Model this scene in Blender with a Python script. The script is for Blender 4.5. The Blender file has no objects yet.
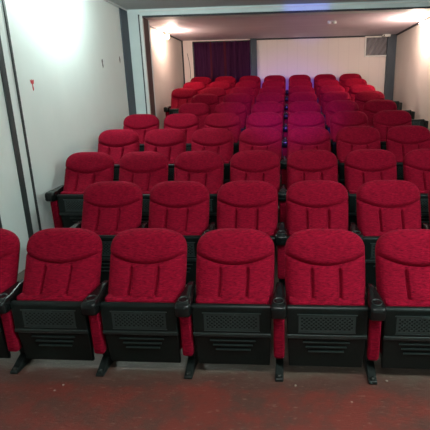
import bpy, bmesh, math, random
from mathutils import Vector, Matrix
random.seed(7)
S = bpy.context.scene
COL = S.collection
PI = math.pi

# ------------------------------------------------------------------ materials
def srgb(r, g, b):
    f = lambda c: (c / 255 / 12.92) if c / 255 <= .04045 else ((c / 255 + .055) / 1.055) ** 2.4
    return (f(r), f(g), f(b), 1)

def mat(name, col, rough=.6, metal=0, spec=.5, sheen=0, sheen_tint=None, emit=None, estr=0):
    m = bpy.data.materials.new(name); m.use_nodes = True
    b = m.node_tree.nodes['Principled BSDF']
    b.inputs['Base Color'].default_value = col
    b.inputs['Roughness'].default_value = rough
    b.inputs['Metallic'].default_value = metal
    b.inputs['Specular IOR Level'].default_value = spec
    if sheen:
        b.inputs['Sheen Weight'].default_value = sheen
        b.inputs['Sheen Roughness'].default_value = .45
        b.inputs['Sheen Tint'].default_value = sheen_tint or (1, 1, 1, 1)
    if emit:
        b.inputs['Emission Color'].default_value = emit
        b.inputs['Emission Strength'].default_value = estr
    return m

def N(m, t, **kw):
    n = m.node_tree.nodes.new(t)
    for k, v in kw.items():
        if k in n.inputs: n.inputs[k].default_value = v
        else: setattr(n, k, v)
    return n

def L(m, a, ao, b, bi): m.node_tree.links.new(a.outputs[ao], b.inputs[bi])
def BS(m): return m.node_tree.nodes['Principled BSDF']

def coords(m, scale=(1, 1, 1), src='Object'):
    tc = N(m, 'ShaderNodeTexCoord'); mp = N(m, 'ShaderNodeMapping'); mp.inputs['Scale'].default_value = scale
    L(m, tc, src, mp, 'Vector'); return mp

def ramp(m, stops):
    r = N(m, 'ShaderNodeValToRGB'); e = r.color_ramp.elements
    while len(e) < len(stops): e.new(.5)
    for el, (p, c) in zip(e, stops): el.position = p; el.color = c
    return r

def mottled(name, c1, c2, scale=(1, 1, 1), nscale=6, rough=.7, bump=.0, detail=5, lo=.35, hi=.65, **kw):
    m = mat(name, c1, rough, **kw)
    mp = coords(m, scale)
    n = N(m, 'ShaderNodeTexNoise', Scale=nscale, Detail=detail, Roughness=.6)
    L(m, mp, 'Vector', n, 'Vector')
    r = ramp(m, [(lo, c1), (hi, c2)]); L(m, n, 'Fac', r, 'Fac'); L(m, r, 'Color', BS(m), 'Base Color')
    if bump:
        bp = N(m, 'ShaderNodeBump', Strength=bump, Distance=.01)
        L(m, n, 'Fac', bp, 'Height'); L(m, bp, 'Normal', BS(m), 'Normal')
    return m

M = {}
# crushed red velvet with fine sideways slubs
v = mottled('red_velvet', (.115, .002, .010, 1), (.325, .005, .026, 1), (1, 1, 5), 42, .85, .45, 5, .32, .68,
            sheen=.10, sheen_tint=(1, .1, .2, 1), spec=.05)
M['velvet'] = v
M['plastic'] = mottled('black_plastic', (.004, .0075, .0068, 1), (.006, .0105, .0095, 1), (1, 1, 1), 60, .34, .04, spec=.25)
M['plastic_pit'] = mat('black_plastic_grille', (.004, .005, .005, 1), .6)
M['ridge'] = mat('grey_black_ridge', (.015, .023, .022, 1), .3)  # lightened grey puts the rib highlights into the colour
M['grille'] = mat('grey_grille', (.024, .036, .035, 1), .3)
M['gloss'] = mat('gloss_black_plastic', (.006, .008, .008, 1), .24, spec=.35)
M['steel'] = mottled('painted_steel', (.006, .010, .009, 1), (.010, .014, .013, 1), nscale=30, rough=.4, spec=.3)
M['bolt'] = mat('bolt_steel', (.07, .075, .07, 1), .4, 1)
M['wall_l'] = mottled('pale_green_white_wall', (.79, .86, .835, 1), (.83, .90, .875, 1), (1, 1, .6), 1.6, .55, .03)
M['wall_in'] = mottled('cream_wall', (.74, .69, .63, 1), (.79, .74, .68, 1), (1, 1, .5), 2, .7, .03)
M['ceil_in'] = mottled('grey_ceiling', (.70, .63, .71, 1), (.75, .68, .76, 1), (.4, 2, 1), 2, .6, .02)
M['ceil_out'] = mat('outer_ceiling', (.55, .58, .58, 1), .7)
M['jamb'] = mottled('pale_painted_jamb', (.68, .75, .75, 1), (.74, .81, .81, 1), nscale=3, rough=.6)
M['jamb_white'] = mat('white_moulding', (.78, .78, .77, 1), .5)
M['jamb_dark'] = mottled('brown_reveal', (.09, .055, .05, 1), (.14, .085, .075, 1), (3, 3, .5), 4, .55)
M['blue_grey'] = mottled('blue_grey_paint', (.040, .056, .076, 1), (.054, .072, .096, 1), (2, 2, .6), 5, .6)
M['dark_strip'] = mat('dark_rubber_strip', (.035, .045, .045, 1), .6)
M['line'] = mat('dark_line', (.028, .03, .04, 1), .6)
M['white'] = mat('white_enamel', (.78, .77, .74, 1), .4)
M['cable'] = mat('dark_cable', (.05, .045, .045, 1), .5)
M['red_mark'] = mat('red_paint', (.55, .05, .06, 1), .6)
M['mark'] = mat('dark_mark', (.12, .13, .13, 1), .7)
M['crumb'] = mat('pale_plaster', (.36, .31, .26, 1), .8)
M['warm_bulb'] = mat('warm_bulb_glass', (1, .8, .6, 1), .3, emit=(1, .62, .32, 1), estr=60)
M['cool_bulb'] = mat('cool_bulb_glass', (1, 1, 1, 1), .3, emit=(.9, 1, .98, 1), estr=40)
M['vent_dark'] = mat('vent_dark', (.028, .025, .036, 1), .4)
M['vent_slat'] = mat('vent_slat', (.10, .09, .115, 1), .5)  # pale tone of the reflections drawn across the dark glass

# back wall : pale board with faint upright grooves
bw = mat('boarded_back_wall', (.70, .62, .58, 1), .65)
mp = coords(bw)
wv = N(bw, 'ShaderNodeTexWave', Scale=1.35, Distortion=0, wave_type='BANDS', bands_direction='X')
L(bw, mp, 'Vector', wv, 'Vector')
r = ramp(bw, [(0, (.79, .69, .66, 1)), (.04, (.83, .725, .69, 1))]); L(bw, wv, 'Fac', r, 'Fac'); L(bw, r, 'Color', BS(bw), 'Base Color')
bp = N(bw, 'ShaderNodeBump', Strength=.12, Distance=.003); L(bw, r, 'Color', bp, 'Height'); L(bw, bp, 'Normal', BS(bw), 'Normal')
M['back'] = bw

# curtain
cu = mottled('dark_plum_velvet', (.06, .014, .055, 1), (.10, .024, .09, 1), (9, 9, .35), 3, .9, .1, sheen=.25, sheen_tint=(.7, .3, .8, 1), spec=.1)
M['curtain'] = cu
M['curtain_red'] = mottled('red_lining', (.11, .010, .035, 1), (.16, .014, .045, 1), (9, 9, .5), 3, .9)  # red light on the folds, painted as a second curtain colour

# floor : worn red oxide paint over grey-brown concrete
fl = mat('worn_red_floor', (.15, .04, .035, 1), .36)
mp = coords(fl)
n1 = N(fl, 'ShaderNodeTexNoise', Scale=3.2, Detail=11, Roughness=.74); L(fl, mp, 'Vector', n1, 'Vector')
sep = N(fl, 'ShaderNodeSeparateXYZ'); L(fl, mp, 'Vector', sep, 'Vector')
ed = N(fl, 'ShaderNodeMapRange'); ed.inputs['From Min'].default_value = 2.2; ed.inputs['From Max'].default_value = 2.42
ed.inputs['To Min'].default_value = -.10; ed.inputs['To Max'].default_value = .34
L(fl, sep, 'Y', ed, 'Value')
ad = N(fl, 'ShaderNodeMath', operation='ADD'); L(fl, n1, 'Fac', ad, 0); L(fl, ed, 'Result', ad, 1)
r1 = ramp(fl, [(.36, (.185, .036, .028, 1)), (.43, (.140, .042, .033, 1)), (.52, (.098, .046, .037, 1)), (.62, (.110, .050, .040, 1)), (.80, (.115, .085, .066, 1))])
L(fl, ad, 'Value', r1, 'Fac')
mp2 = coords(fl, (2.2, 6, 1)); mp2.inputs['Rotation'].default_value = (0, 0, .35)
n2 = N(fl, 'ShaderNodeTexNoise', Scale=7, Detail=9, Roughness=.75); L(fl, mp2, 'Vector', n2, 'Vector')
r2 = ramp(fl, [(.57, (0, 0, 0, 1)), (.66, (1, 1, 1, 1))]); L(fl, n2, 'Fac', r2, 'Fac')
mx = N(fl, 'ShaderNodeMix', data_type='RGBA'); mx.inputs['B'].default_value = (.34, .24, .19, 1)
mth = N(fl, 'ShaderNodeMath', operation='MULTIPLY'); mth.inputs[1].default_value = .7
L(fl, r2, 'Color', mth, 0); L(fl, mth, 'Value', mx, 'Factor')
fl.node_tree.links.new(r1.outputs['Color'], mx.inputs[6]); mx.inputs[7].default_value = (.30, .19, .15, 1)
fl.node_tree.links.new(mx.outputs[2], BS(fl).inputs['Base Color'])
bp = N(fl, 'ShaderNodeBump', Strength=.45, Distance=.012); L(fl, n2, 'Fac', bp, 'Height'); L(fl, bp, 'Normal', BS(fl), 'Normal')
M['floor'] = fl

# ------------------------------------------------------------------ mesh helpers
def obj(name, bm, m, parent=None, smooth=False, bevel=0, seg=2, ang=35):
    bmesh.ops.recalc_face_normals(bm, faces=bm.faces)
    me = bpy.data.meshes.new(name); bm.to_mesh(me); bm.free()
    for mm in (m if isinstance(m, (list, tuple)) else [m]): me.materials.append(mm)
    if smooth:
        for p in me.polygons: p.use_smooth = True
    o = bpy.data.objects.new(name, me); COL.objects.link(o)
    if parent: o.parent = parent
    if bevel:
        b = o.modifiers.new('bevel', 'BEVEL'); b.width = bevel; b.segments = seg; b.limit_method = 'ANGLE'; b.angle_limit = math.radians(ang)
    return o

def box(bm, x0, x1, y0, y1, z0, z1):
    v = [bm.verts.new((x, y, z)) for x in (x0, x1) for y in (y0, y1) for z in (z0, z1)]
    for f in ((0, 1, 3, 2), (4, 6, 7, 5), (0, 4, 5, 1), (2, 3, 7, 6), (0, 2, 6, 4), (1, 5, 7, 3)):
        bm.faces.new([v[i] for i in f])
    return v

def prism_yz(bm, pts, x0, x1):
    a = [bm.verts.new((x0, y, z)) for y, z in pts]; b = [bm.verts.new((x1, y, z)) for y, z in pts]
    bm.faces.new(a); bm.faces.new(b[::-1]); n = len(pts)
    for i in range(n): bm.faces.new((a[i], b[i], b[(i + 1) % n], a[(i + 1) % n]))

def loft(bm, rings, cap=True):
    vs = [[bm.verts.new(p) for p in r] for r in rings]; n = len(rings[0])
    for a, b in zip(vs, vs[1:]):
        for i in range(n): bm.faces.new((a[i], a[(i + 1) % n], b[(i + 1) % n], b[i]))
    if cap: bm.faces.new(vs[0]); bm.faces.new(vs[-1][::-1])

def tube(bm, pts, r, n=6):
    rings = []
    for i, p in enumerate(pts):
        p = Vector(p); t = (Vector(pts[min(i + 1, len(pts) - 1)]) - Vector(pts[max(i - 1, 0)])).normalized()
        a = t.cross(Vector((.31, .77, .55))).normalized(); b = t.cross(a)
        rings.append([tuple(p + r * (math.cos(k * 2 * PI / n) * a + math.sin(k * 2 * PI / n) * b)) for k in range(n)])
    loft(bm, rings)

def lathe(bm, prof, c, axis='Z', n=16):
    rings = []
    for rr, h in prof:
        ring = []
        for k in range(n):
            a = 2 * PI * k / n; x, y = rr * math.cos(a), rr * math.sin(a)
            d = (x, y, h) if axis == 'Z' else (h, x, y) if axis == 'X' else (x, h, y)
            ring.append((c[0] + d[0], c[1] + d[1], c[2] + d[2]))
        rings.append(ring)
    loft(bm, rings)

def grid(bm, P):
    V = [[bm.verts.new(p) for p in row] for row in P]
    for a, b in zip(V, V[1:]):
        for i in range(len(a) - 1): bm.faces.new((a[i], a[i + 1], b[i + 1], b[i]))
    return V

def thing(name, label, cat, loc=(0, 0, 0), group=None):
    o = bpy.data.objects.new(name, None); COL.objects.link(o); o.location = loc; o.empty_display_size = .1
    o['label'] = label; o['category'] = cat
    if group: o['group'] = group
    return o

def tag(o, label, cat, group=None):
    o['label'] = label; o['category'] = cat
    if group: o['group'] = group
    return o

def struct(name, bm, m, bevel=0, smooth=False):
    o = obj(name, bm, m, bevel=bevel, smooth=smooth); o['kind'] = 'structure'; return o

def sbox(name, m, *b, bevel=0):
    bm = bmesh.new(); box(bm, *b); return struct(name, bm, m, bevel)

# ------------------------------------------------------------------ layout measured for the room
P = .57                                       # seat spacing along a row
ROWS = [(2.647, .875), (3.508, 1.018), (4.357, 1.157), (5.199, 1.318), (6.062, 1.455),
        (6.926, 1.575), (7.860, 1.706), (8.704, 1.820), (9.689, 1.958), (10.440, 2.084)]
TOP = .875
XL, XR = -2.45, 2.43
YB, YF = 10.66, -2.6
ZC_IN, ZC_OUT = 2.90, 2.975
PY0, PY1 = 7.12, 7.42                          # the opening between the two halves of the room
JX = 2.21

# ------------------------------------------------------------------ setting
bm = bmesh.new()
prof = [(YF, -.1), (YF, 0)]
z = 0
for (y, t) in ROWS[1:]:
    ys = y - .44; prof += [(ys, z), (ys, t - TOP)]; z = t - TOP
prof += [(YB + .1, z), (YB + .1, -.1)]
prism_yz(bm, prof, XL - .1, XR + .1)
struct('floor', bm, M['floor'])
sbox('wall_left', M['wall_l'], XL - .1, XL, YF, PY0 + .1, -.1, ZC_OUT + .1)
sbox('wall_left.001', M['wall_in'], XL - .1, XL, PY0 + .1, YB + .1, -.1, ZC_OUT + .1)
sbox('wall_right', M['wall_l'], XR, XR + .1, YF, PY0 + .1, -.1, ZC_OUT + .1)
sbox('wall_right.001', M['wall_in'], XR, XR + .1, PY0 + .1, YB + .1, -.1, ZC_OUT + .1)
sbox('wall_back', M['back'], XL, XR, YB, YB + .1, -.1, ZC_OUT + .1)
sbox('wall_front', M['wall_l'], XL, XR, YF - .1, YF, -.1, ZC_OUT + .1)
sbox('ceiling', M['ceil_out'], XL, XR, YF, PY0, ZC_OUT, ZC_OUT + .1)
sbox('ceiling.001', M['ceil_in'], XL, XR, PY1, YB, ZC_IN, ZC_OUT + .1)
# portal : jambs, lintel and their mouldings
sbox('wall_portal_left', M['jamb'], XL, -JX - .005, PY0, PY1, -.1, ZC_OUT)
sbox('wall_portal_right', M['jamb'], 2.385, XR, PY0, PY1, -.1, ZC_OUT)
sbox('wall_portal_top', M['jamb'], -JX - .005, 2.385, PY0, PY1, 2.868, ZC_OUT)
n = 1
def trim(m, *b, bevel=0):
    global n
    o = sbox('trim_%d' % n, m, *b, bevel=bevel); n += 1; return o
zf6 = ROWS[5][1] - TOP
trim(M['blue_grey'], XL, XL + .018, 6.83, 7.12, zf6 - .14, ZC_OUT - .02)          # blue-grey upright against the opening
trim(M['line'], -JX - .055, -JX - .035, PY0 - .012, PY0, zf6, 2.90)
trim(M['jamb_white'], -JX - .035, -JX + .012, PY0 - .022, PY0 + .03, zf6, 2.875, bevel=.006)
trim(M['jamb_dark'], -JX - .005, -JX + .006, PY0 + .03, PY1, zf6, 2.868)
trim(M['jamb_white'], -JX - .02, -JX + .014, PY1 - .01, PY1 + .03, zf6, ZC_IN)
trim(M['line'], -JX + .012, 2.40, PY0 - .016, PY0, 2.855, 2.882)             # dark strip under the lintel
trim(M['jamb_white'], -JX - .035, 2.43, PY0 - .02, PY0, 2.94, 2.955, bevel=.004)
trim(M['jamb_white'], XL, XL + .03, YF, PY0, ZC_OUT - .022, ZC_OUT, bevel=.006)   # cornice of the left wall
# strips over the joints of the left wall panels
trim(M['dark_strip'], XL, XL + .012, 3.815, 3.885, 0, ZC_OUT - .02)
trim(M['dark_strip'], XL, XL + .010, 4.005, 4.032, .14, ZC_OUT - .02)
trim(M['dark_strip'], XL, XL + .012, 3.40, 3.46, 0, ZC_OUT - .02)
# recess : corner posts, top line of the back wall
zb = ROWS[9][1] - TOP
trim(M['blue_grey'], 2.235, XR, YB - .10, YB, zb, ZC_IN)
trim(M['blue_grey'], -.845, -.70, YB - .06, YB, zb, ZC_IN)
trim(M['line'], -.845, XR, YB - .025, YB, ZC_IN - .03, ZC_IN)
trim(M['line'], XR - .02, XR, PY1, YB, ZC_IN - .03, ZC_IN)
trim(M['line'], XL, XL + .02, PY1 + .6, YB, ZC_IN - .02, ZC_IN)
trim(M['line'], XL, XL + .03, YB - .03, YB, zb, ZC_IN)

# ------------------------------------------------------------------ the seat (local: front is -y, origin on the floor under the crest of the back)
NB = Vector((0, -.914, .406))                   # outward normal of the leaning back
def spine(s): return Vector((0, -.185 + .195 * s, .43 + .440 * s))
def hw(s):
    w = .252 - .010 * (1 - min(s / .5, 1)) ** 2
    if s > .70: w *= max(0, 1 - ((s - .70) / .304) ** 2.7) ** (1 / 2.7)
    return w
def smile(u): return .505 + .155 * u * u
def back_pt(u, s, head):
    c = spine(s); x = u * hw(s)
    e = max(0, 1 - abs(u) ** 5) ** .42
    e *= max(0, 1 - max(0, (s - .55) / .45) ** 4.5) ** .45 * (1 if s > .08 else .6 + 5 * s)
    d = .086 + .055 * max(0, 1 - s / .5) ** 1.5 + (.010 if head else 0) * min(1, abs(s - smile(u)) / .05)
    ds = (s - smile(u))
    d *= 1 - .27 * math.exp(-(ds / .020) ** 2)
    if not head:
        for us in (-.34, .34):
            d -= .030 * math.exp(-((u - us) * .25 / .0095) ** 2) * min(1, max(0, -ds - .04) / .04)
        d += .006 * math.cos(u * PI / .68) if abs(u) < .34 else 0
    return tuple(c + Vector((x, 0, 0)) + NB * (d * e))
US = sorted(set([round(math.sin(k / 22 * PI / 2), 4) * sg for k in range(23) for sg in (1, -1)] + [a * b for a in (.285, .31, .325, .34, .355, .37, .395) for b in (1, -1)]))

def backrest_bm():
    bm = bmesh.new(); grid(bm, [[back_pt(u, smile(u) * (k / 22), False) for u in US] for k in range(23)]); return bm
def headrest_bm():
    bm = bmesh.new(); rows = []
    for k in range(27):
        f = math.sin(k / 26 * PI / 2)
        rows.append([back_pt(u, smile(u) + (1 - smile(u)) * f, True) for u in US])
    grid(bm, rows); return bm
def back_shell_bm():
    bm = bmesh.new(); F = []; B = []
    US2 = [-1, -.97, -.88, -.7, -.4, 0, .4, .7, .88, .97, 1]
    for k in range(21):
        s = -.16 + 1.165 * math.sin(k / 20 * PI / 2)
        s = min(s, 1.0)
        w = hw(max(s, 0)) - .002; c = spine(s)
        F.append([tuple(c + Vector((u * w, 0, 0)) + NB * .004) for u in US2])
        B.append([tuple(c + Vector((u * w, 0, 0)) - NB * (.006 + .04 * max(0, 1 - u ** 4) ** .5 * max(.0, 1 - max(0, s) ** 6) ** .5)) for u in US2])
    f = grid(bm, F); b = grid(bm, B)
    m_ = len(US2) - 1
    for k in range(20):
        bm.faces.new((f[k][0], b[k][0], b[k + 1][0], f[k + 1][0])); bm.faces.new((f[k][m_], f[k + 1][m_], b[k + 1][m_], b[k][m_]))
    for i in range(m_):
        bm.faces.new((f[0][i], f[0][i + 1], b[0][i + 1], b[0][i])); bm.faces.new((f[20][i], b[20][i], b[20][i + 1], f[20][i + 1]))
    return bm

def rrect(w, d, r, n=5):
    pts = []
    for cx, cy, a0 in ((w - r, d - r, 0), (-w + r, d - r, PI / 2), (-w + r, -d + r, PI), (w - r, -d + r, 1.5 * PI)):
        for k in range(n + 1):
            a = a0 + k * PI / 2 / n; pts.append((cx + r * math.cos(a), cy + r * math.sin(a)))
    return pts

def cushion_bm():                                # folded-up red cushion behind the plastic pan
    bm = bmesh.new(); rings = []
    for z, sc in ((.17, .90), (.18, .97), (.21, 1), (.50, 1), (.535, .97), (.548, .90), (.552, .7)):
        rings.append([(x, y - .262 + (.5 - z) * .14, z - .034) for x, y in rrect(.226 * (.9 + .1 * sc), .055 * sc, .030)])
    loft(bm, rings); return bm

PANP = [(-.320, .503), (-.337, .500), (-.349, .487), (-.351, .318), (-.340, .288), (-.326, .20), (-.310, .072), (-.292, .064), (-.284, .085), (-.306, .30), (-.324, .40), (-.324, .49)]
def pan_hw(z): return .226 + .012 * min(1, max(0, (z - .1) / .3))
def pan_bm():
    bm = bmesh.new()
    a = [bm.verts.new((-pan_hw(z), y, z)) for y, z in PANP]; b = [bm.verts.new((pan_hw(z), y, z)) for y, z in PANP]
    k = len(PANP)
    for i in range(k): bm.faces.new((a[i], b[i], b[(i + 1) % k], a[(i + 1) % k]))
    bm.faces.new(a); bm.faces.new(b[::-1])
    return bm
def ridge_bm():
    bm = bmesh.new(); prism_yz(bm, [(-.347, .322), (-.357, .318), (-.357, .300), (-.343, .288), (-.338, .296)], -.236, .236); return bm
def grille_bm():                                 # sunk perforations inside a raised frame
    bm = bmesh.new(); nx, nz = 24, 9; x0, x1, z0, z1 = -.168, .168, .340, .446
    V = [[bm.verts.new((x0 + (x1 - x0) * i / nx, -.3525, z0 + (z1 - z0) * j / nz)) for i in range(nx + 1)] for j in range(nz + 1)]
    fs = []
    for j in range(nz):
        for i in range(nx):
            f = bm.faces.new((V[j][i], V[j][i + 1], V[j + 1][i + 1], V[j + 1][i]))
            if (i + j) % 2 == 0 and 0 < i < nx - 1 and 0 < j < nz - 1: fs.append(f)
    bmesh.ops.inset_individual(bm, faces=fs, thickness=.0012, depth=0)
    bmesh.ops.translate(bm, verts=list({v for f in fs for v in f.verts}), vec=(0, .012, 0))
    for f in fs: f.material_index = 1
    for b in ((-.176, .176, -.357, -.350, .449, .455), (-.17, .17, -.355, -.350, .332, .337)): box(bm, *b)
    box(bm, -.022, .022, -.358, -.350, .440, .452)
    return bm
def ribs_bm():
    bm = bmesh.new()
    for z, w in ((.260, .140), (.226, .122), (.192, .108)):
        y = -.340 + (.288 - z) * .118 - .001
        prism_yz(bm, [(y + .004, z + .006), (y - .008, z + .002), (y - .008, z - .002), (y + .004, z - .006)], -w, w)
    return bm
SX = P / 2
def stand_bm(sx):
    bm = bmesh.new()
    prism_yz(bm, [(-.325, .46), (-.10, .47), (-.075, .43), (-.085, .30), (-.15, .17), (-.165, .012), (-.235, .012), (-.262, .13), (-.322, .152)], sx - .024, sx + .024)
    return bm
def pad_bm(sx):
    bm = bmesh.new(); rings = []
    for z, sc in ((.145, .82), (.153, .96), (.165, 1), (.43, 1), (.455, .97), (.460, .85)):
        rings.append([(sx + x * sc, y * sc - .325 + (.46 - z) * .03, z) for x, y in rrect(.034, .030, .016)])
    loft(bm, rings); return bm
def foot_bm(sx):
    bm = bmesh.new()
    prism_yz(bm, [(-.13, 0), (-.13, .085), (-.215, .085), (-.345, .028), (-.374, .018), (-.376, 0)], sx - .026, sx + .026); return bm
def bolt_bm(sx):
    bm = bmesh.new(); lathe(bm, [(.014, .017), (.014, .032), (.008, .036)], (sx, -.350, 0), n=6); return bm
def arm_bm(sx):
    bm = bmesh.new(); rings = []
    for y, w, zt, zb_ in ((-.10, .020, .545, .480), (-.115, .023, .552, .475), (-.19, .027, .550, .466), (-.25, .036, .543, .456), (-.31, .045, .537, .446),
                          (-.365, .049, .536, .442), (-.392, .047, .532, .444), (-.409, .041, .525, .452), (-.416, .030, .516, .464)):
        r = min(.016, (zt - zb_) * .45, w * .6); cz = (zt + zb_) / 2
        rings.append([(sx + a, y, cz + b) for a, b in rrect(w, (zt - zb_) / 2, r, 3)])
    loft(bm, rings); return bm
def cup_bm(sx):
    bm = bmesh.new(); n_ = 20; cy = -.345; rings = []
    for k, (f, dz) in enumerate(((1.0, -.004), (1.0, .003), (.93, .005), (.84, .003), (.80, -.010), (.78, -.0102))):
        rings.append([(sx + .033 * f * math.cos(2 * PI * i / n_), cy + .036 * f * math.sin(2 * PI * i / n_), .5355 + dz - (cy + .043 * math.sin(2 * PI * i / n_) + .345) * -.06) for i in range(n_)])
    loft(bm, rings); return bm

GROUP = 'red velvet cinema seats in rows'
def make_stand(root, sx, arm=True):
    o = obj('seat_stand', stand_bm(sx), M['steel'], root, bevel=.006)
    if arm: obj('side_pad', pad_bm(sx), M['velvet'], o, smooth=True)
    f = obj('foot', foot_bm(sx), M['steel'], root, bevel=.006); obj('bolt', bolt_bm(sx), M['bolt'], f)
    if not arm: return
    a = obj('armrest', arm_bm(sx), M['gloss'], root, smooth=True); obj('cup_holder', cup_bm(sx), M['ridge'], a, smooth=True)

def make_pan(root, cushion=True):
    if cushion: obj('seat_cushion', cushion_bm(), M['velvet'], root, smooth=True)
    s = obj('seat_pan', pan_bm(), M['plastic'], root, bevel=.006)
    obj('pan_ridge', ridge_bm(), M['ridge'], s, bevel=.002)
    obj('vent_grille', grille_bm(), [M['grille'], M['plastic_pit']], s)
    obj('pan_rib', ribs_bm(), M['ridge'], s)

def make_seat(both, back=True):
    root = thing('cinema_chair', 'x', 'chair', group=GROUP)
    if back:
        obj('backrest', backrest_bm(), M['velvet'], root, smooth=True)
        obj('headrest', headrest_bm(), M['velvet'], root, smooth=True)
        obj('back_shell', back_shell_bm(), M['plastic'], root, smooth=False, bevel=.004)
    make_pan(root, back); make_stand(root, SX, back)
    if both: make_stand(root, -SX)
    return root

def copy_tree(o, parent=None):
    c = o.copy(); COL.objects.link(c)
    if parent: c.parent = parent
    for ch in list(o.children): copy_tree(ch, c)
    return c

ORD = ['front', 'second', 'third', 'fourth', 'fifth', 'sixth', 'seventh', 'eighth', 'ninth', 'rearmost']
NTH = ['leftmost', 'second from the left', 'third from the left', 'fourth from the left', 'fifth from the left', 'sixth from the left', 'seventh from the left']
protos = {}
def place(kind, col, k, label, group=GROUP):
    if kind not in protos:
        o = protos[kind] = make_seat(kind == 'end', kind != 'bare')
        if kind == 'bare': o.name = 'folding_chair_base'; o['category'] = 'chair base'
        if kind == 'bare':
            for ch in o.children: ch.scale.z = .82
    else:
        o = copy_tree(protos[kind])
    y, t = ROWS[k]
    o.location = ((col + .5) * P + (.06 if kind == 'bare' else 0), y + .03, t - TOP); o['label'] = label; o['group'] = group
    return o
START = [-4, -3, -4, -4, -4, -3, -3, -4, -4, -4]
for k in range(10):
    for i, c in enumerate(range(START[k], 3)):
        lab = 'red velvet cinema seat in the %s row, %s' % (ORD[k], NTH[i])
        if i == len(range(START[k], 3)) - 1: lab = 'red velvet cinema seat at the right end of the %s row' % ORD[k]
        if i == 0: lab = 'red velvet cinema seat at the left end of the %s row' % ORD[k]
        place('end' if i == 0 else 'mid', c, k, lab)
for k in (6, 7, 8):
    place('bare', 3, k, 'black seat base without a backrest by the right wall, %s row' % ORD[k], 'backless seat bases by the right wall')

# ------------------------------------------------------------------ things on the walls
t = thing('curtain', 'dark plum velvet curtain hanging on the back wall, left of the post', 'curtain', (-1.51, YB - .07, zb))
bm = bmesh.new(); x0, x1 = -.655, .66; P_ = []
NXC = 120
for j in range(14):
    z = .02 + (ZC_IN - .06 - zb) * j / 13
    P_.append([(x0 + (x1 - x0) * i / NXC, .018 * math.sin(i / NXC * 2 * PI * 9 + .5 * math.sin(j * .3)) + .007 * math.sin(i * .61 + 1), z) for i in range(NXC + 1)])
V = grid(bm, P_)
for f in bm.faces:
    fx = (f.calc_center_median().x - x0) / (x1 - x0)
    if .295 < fx < .325 or .535 < fx < .575: f.material_index = 1  # two folds carry the painted red light
bmesh.ops.solidify(bm, geom=list(bm.faces), thickness=.006)
obj('drape', bm, [M['curtain'], M['curtain_red']], t, smooth=True)
bm = bmesh.new(); tube(bm, [(-.67, 0, ZC_IN - .045 - zb), (.67, 0, ZC_IN - .045 - zb)], .012, 8); obj('curtain_rod', bm, M['dark_strip'], t, smooth=True)
bm = bmesh.new(); box(bm, -.672, -.645, -.012, .012, .02, ZC_IN - .06 - zb); obj('edge_rail', bm, M['line'], t)

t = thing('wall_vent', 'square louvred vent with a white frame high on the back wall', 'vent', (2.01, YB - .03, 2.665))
bm = bmesh.new(); A, B, w = .265, .218, .03
for b in ((-A, A, -.02, .03, B - w, B), (-A, A, -.02, .03, -B, -B + w), (-A, -A + w, -.02, .03, -B + w, B - w), (A - w, A, -.02, .03, -B + w, B - w)): box(bm, *b)
obj('vent_frame', bm, M['white'], t, bevel=.004)
bm = bmesh.new(); box(bm, -A + w, A - w, .012, .03, -B + w, B - w); obj('back_panel', bm, M['vent_dark'], t)
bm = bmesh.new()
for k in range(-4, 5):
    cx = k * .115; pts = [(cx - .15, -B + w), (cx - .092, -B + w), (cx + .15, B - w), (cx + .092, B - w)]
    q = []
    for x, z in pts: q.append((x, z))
    # clip the slanted reflection stripe to the frame
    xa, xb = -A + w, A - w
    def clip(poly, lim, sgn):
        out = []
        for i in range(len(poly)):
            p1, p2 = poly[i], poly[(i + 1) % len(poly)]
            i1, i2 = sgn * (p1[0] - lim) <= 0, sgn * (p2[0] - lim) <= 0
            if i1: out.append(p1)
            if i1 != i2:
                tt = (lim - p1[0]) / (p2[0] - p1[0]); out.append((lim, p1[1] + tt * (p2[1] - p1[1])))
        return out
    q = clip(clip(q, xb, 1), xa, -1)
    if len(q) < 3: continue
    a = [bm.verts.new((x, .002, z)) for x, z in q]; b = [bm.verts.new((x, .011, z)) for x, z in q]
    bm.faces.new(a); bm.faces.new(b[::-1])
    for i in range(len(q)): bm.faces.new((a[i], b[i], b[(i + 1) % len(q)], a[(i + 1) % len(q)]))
obj('slats', bm, M['vent_slat'], t)  # diagonal reflections in the glass, shaped as raised stripes

t = thing('junction_box', 'small white box fixed above the vent at the top of the post', 'box', (2.19, YB - .16, ZC_IN - .03))
bm = bmesh.new(); box(bm, -.085, .085, -.04, .06, -.02, .03); obj('housing', bm, M['white'], t, bevel=.006)
bm = bmesh.new(); lathe(bm, [(.018, -.05), (.018, -.035)], (-.06, 0, 0), 'Y', 10); obj('lens', bm, M['cable'], t)

t = thing('ceiling_fixture', 'tiny white two-headed fixture on the ceiling under the lintel', 'light fixture', (.80, 8.35, ZC_IN))
bm = bmesh.new(); box(bm, -.075, .075, -.03, .03, -.018, 0); obj('mounting_plate', bm, M['white'], t, bevel=.004)
for sx in (-.05, .05):
    bm = bmesh.new(); lathe(bm, [(.026, -.045), (.03, -.04), (.03, -.016)], (sx, 0, 0), 'Z', 12); obj('spot_head', bm, M['white'], t, smooth=True)

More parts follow.
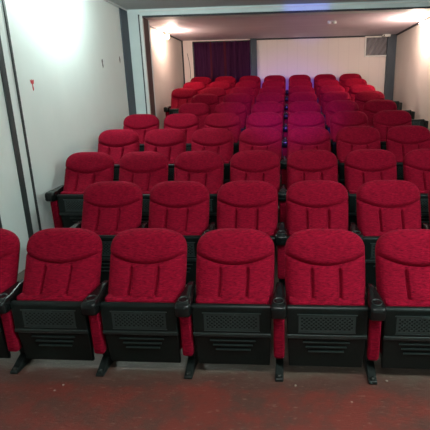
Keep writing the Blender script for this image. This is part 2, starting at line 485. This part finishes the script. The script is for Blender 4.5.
def wall_lamp(loc, side, label, bulb, group=None):
    t = thing('wall_lamp', label, 'lamp', loc, 'wall lamps below the ceiling')
    bm = bmesh.new(); lathe(bm, [(.05, side * -.065), (.05, side * -.05), (.03, side * -.035), (.022, side * -.01)], (0, 0, 0), 'X', 16); obj('socket', bm, M['white'], t, smooth=True)
    bm = bmesh.new(); lathe(bm, [(.012, side * -.012), (.024, 0), (.042, side * .022), (.048, side * .045), (.042, side * .07), (.024, side * .088), (.006, side * .093)], (0, 0, 0), 'X', 16)
    obj('bulb', bm, bulb, t, smooth=True)
    return t
wall_lamp((XL + .065, 9.0, 2.80), 1, 'glowing warm bulb on the left wall beyond the opening', M['warm_bulb'])
wall_lamp((XR - .065, 8.2, 2.80), -1, 'glowing warm bulb high on the right wall', M['warm_bulb'])
wall_lamp((XL + .065, 4.85, 2.80), 1, 'bright white bulb high on the left wall near the front', M['cool_bulb'])

# cables
def cable(name, pts, label, r=.006):
    bm = bmesh.new(); tube(bm, pts, r, 6); return tag(obj(name, bm, M['cable'], smooth=True), label, 'cable', 'cables on the walls')
cable('cable', [(-2.33 + .05 * math.sin(k * .28), YB - .0055, 2.62 - .07 * k) for k in range(9)], 'thin dark cable curling down the pale strip left of the curtain')
cable('cable', [(XL + .0075, 8.0 + .02 * math.sin(k * .9), 2.88 - .12 * k) for k in range(12)], 'thin cable running down the left wall just behind the opening', .008)

# marks on the left wall
def mark(name, y, z, pts, m, label, cat):
    bm = bmesh.new()
    a = [bm.verts.new((XL + .003, y + p[0], z + p[1])) for p in pts]; b = [bm.verts.new((XL - .001, y + p[0], z + p[1])) for p in pts]
    bm.faces.new(a); bm.faces.new(b[::-1])
    for i in range(len(pts)): bm.faces.new((a[i], b[i], b[(i + 1) % len(pts)], a[(i + 1) % len(pts)]))
    return tag(obj(name, bm, m), label, cat)
mark('paint_smear', 4.28, 1.85, [(-.03, .03), (-.008, .02), (0, .035), (.012, .02), (.032, .032), (.024, -.005), (.006, -.015), (.012, -.06), (0, -.075), (-.008, -.05), (-.004, -.015), (-.026, 0)], M['red_mark'], 'small red paint smear on the pale left wall', 'stain')
mark('wall_scuff', 6.02, 2.14, [(-.02, .03), (.005, .05), (.02, .02), (.008, 0), (.022, -.04), (0, -.07), (-.012, -.02)], M['mark'], 'dark chipped scuff in the middle of the left wall', 'scuff')
mark('wall_scuff', 6.66, 2.22, [(-.015, .03), (.01, .05), (.02, .0), (.004, -.05), (-.01, -.02)], M['mark'], 'dark scuff on the left wall beside the blue-grey upright', 'scuff')
# crumbs of plaster on the floor
for i, (x, y, s, lab) in enumerate(((.10, 2.27, .010, 'pale plaster crumb beside the foot of the middle armrest'), (.42, 2.14, .007, 'pale plaster crumb on the red floor in front of the fifth seat'),
                                    (.66, 2.34, .009, 'pale plaster crumb close to the right armrest foot'), (-1.33, 2.21, .008, 'pale plaster crumb on the floor below the second seat'),
                                    (-1.36, 2.16, .006, 'smaller pale plaster crumb on the floor below the second seat'))):
    bm = bmesh.new(); bmesh.ops.create_icosphere(bm, subdivisions=1, radius=s)
    for v in bm.verts: v.co *= random.uniform(.7, 1.2); v.co.z *= .55
    zmin = min(v.co.z for v in bm.verts)
    o = tag(obj('plaster_crumb', bm, M['crumb']), lab, 'debris', 'plaster crumbs on the floor'); o.location = (x, y, -zmin)

# ------------------------------------------------------------------ lights
def lamp(name, typ, loc, energy, col, **kw):
    d = bpy.data.lights.new(name, typ); d.energy = energy; d.color = col
    for k, v in kw.items(): setattr(d, k, v)
    o = bpy.data.objects.new(name, d); COL.objects.link(o); o.location = loc; return o
def aim(o, p): o.rotation_euler = (Vector(p) - o.location).to_track_quat('-Z', 'Y').to_euler()
COOL = (.83, 1, .95); WARM = (1, .75, .62)
lamp('lamp_light_a', 'POINT', (XL + .34, 4.9, 2.86), 52, COOL, shadow_soft_size=.05)
lamp('lamp_light_b', 'POINT', (XR - .20, 1.2, 2.60), 118, COOL, shadow_soft_size=.05)
lamp('lamp_light_c', 'POINT', (XL + .24, 8.9, 2.78), 30, WARM, shadow_soft_size=.06)
lamp('lamp_light_d', 'POINT', (XR - .22, 8.2, 2.74), 52, WARM, shadow_soft_size=.06)
o = lamp('ceiling_lamp', 'AREA', (.1, .9, 2.9), 34, (.97, 1, .98), shape='RECTANGLE', size=1.2, size_y=.3); aim(o, (.0, 3.2, .4))  # unseen area light above the front floor
o = lamp('blue_projector', 'SPOT', (.05, 1.6, 2.35), 1350, (.25, .06, 1), spot_size=math.radians(25), spot_blend=1, shadow_soft_size=.05); aim(o, (.05, 8.6, 1.22))  # added spot without a fixture, tints the rear rows like lens flare
o = lamp('blue_beam', 'SPOT', (.05, 2.0, 2.35), 500, (.13, .12, 1), spot_size=math.radians(9), spot_blend=.6, shadow_soft_size=.04); aim(o, (.32, 7.4, 2.95))  # added spot for the blue flare patch on lintel and inner ceiling

w = bpy.data.worlds.new('world'); S.world = w; w.use_nodes = True
w.node_tree.nodes['Background'].inputs['Color'].default_value = (.02, .02, .02, 1)

# ------------------------------------------------------------------ camera
F, CX, H, YAW, PITCH, ROLL, PP = 435.0, .0651, 1.7233, math.radians(4.249), math.radians(15.778), math.radians(1.0955), 43.84
cy, sy, cp, sp = math.cos(YAW), math.sin(YAW), math.cos(PITCH), math.sin(PITCH)
fw = Vector((-sy * cp, cy * cp, -sp)); rt = Vector((cy, sy, 0)); dn = fw.cross(rt)
r2 = math.cos(ROLL) * rt + math.sin(ROLL) * dn; d2 = -math.sin(ROLL) * rt + math.cos(ROLL) * dn
cam = bpy.data.objects.new('camera', bpy.data.cameras.new('camera')); COL.objects.link(cam)
cam.matrix_world = Matrix(((r2.x, -d2.x, -fw.x, CX), (r2.y, -d2.y, -fw.y, 0), (r2.z, -d2.z, -fw.z, H), (0, 0, 0, 1)))
cam.data.sensor_width = 36; cam.data.lens = F / 430 * 36; cam.data.shift_x = -PP / 430; cam.data.clip_start = .05
S.camera = cam
S.view_settings.view_transform = 'Standard'; S.view_settings.look = 'None'; S.view_settings.exposure = 0; S.view_settings.gamma = 1
S.view_settings.use_curve_mapping = False
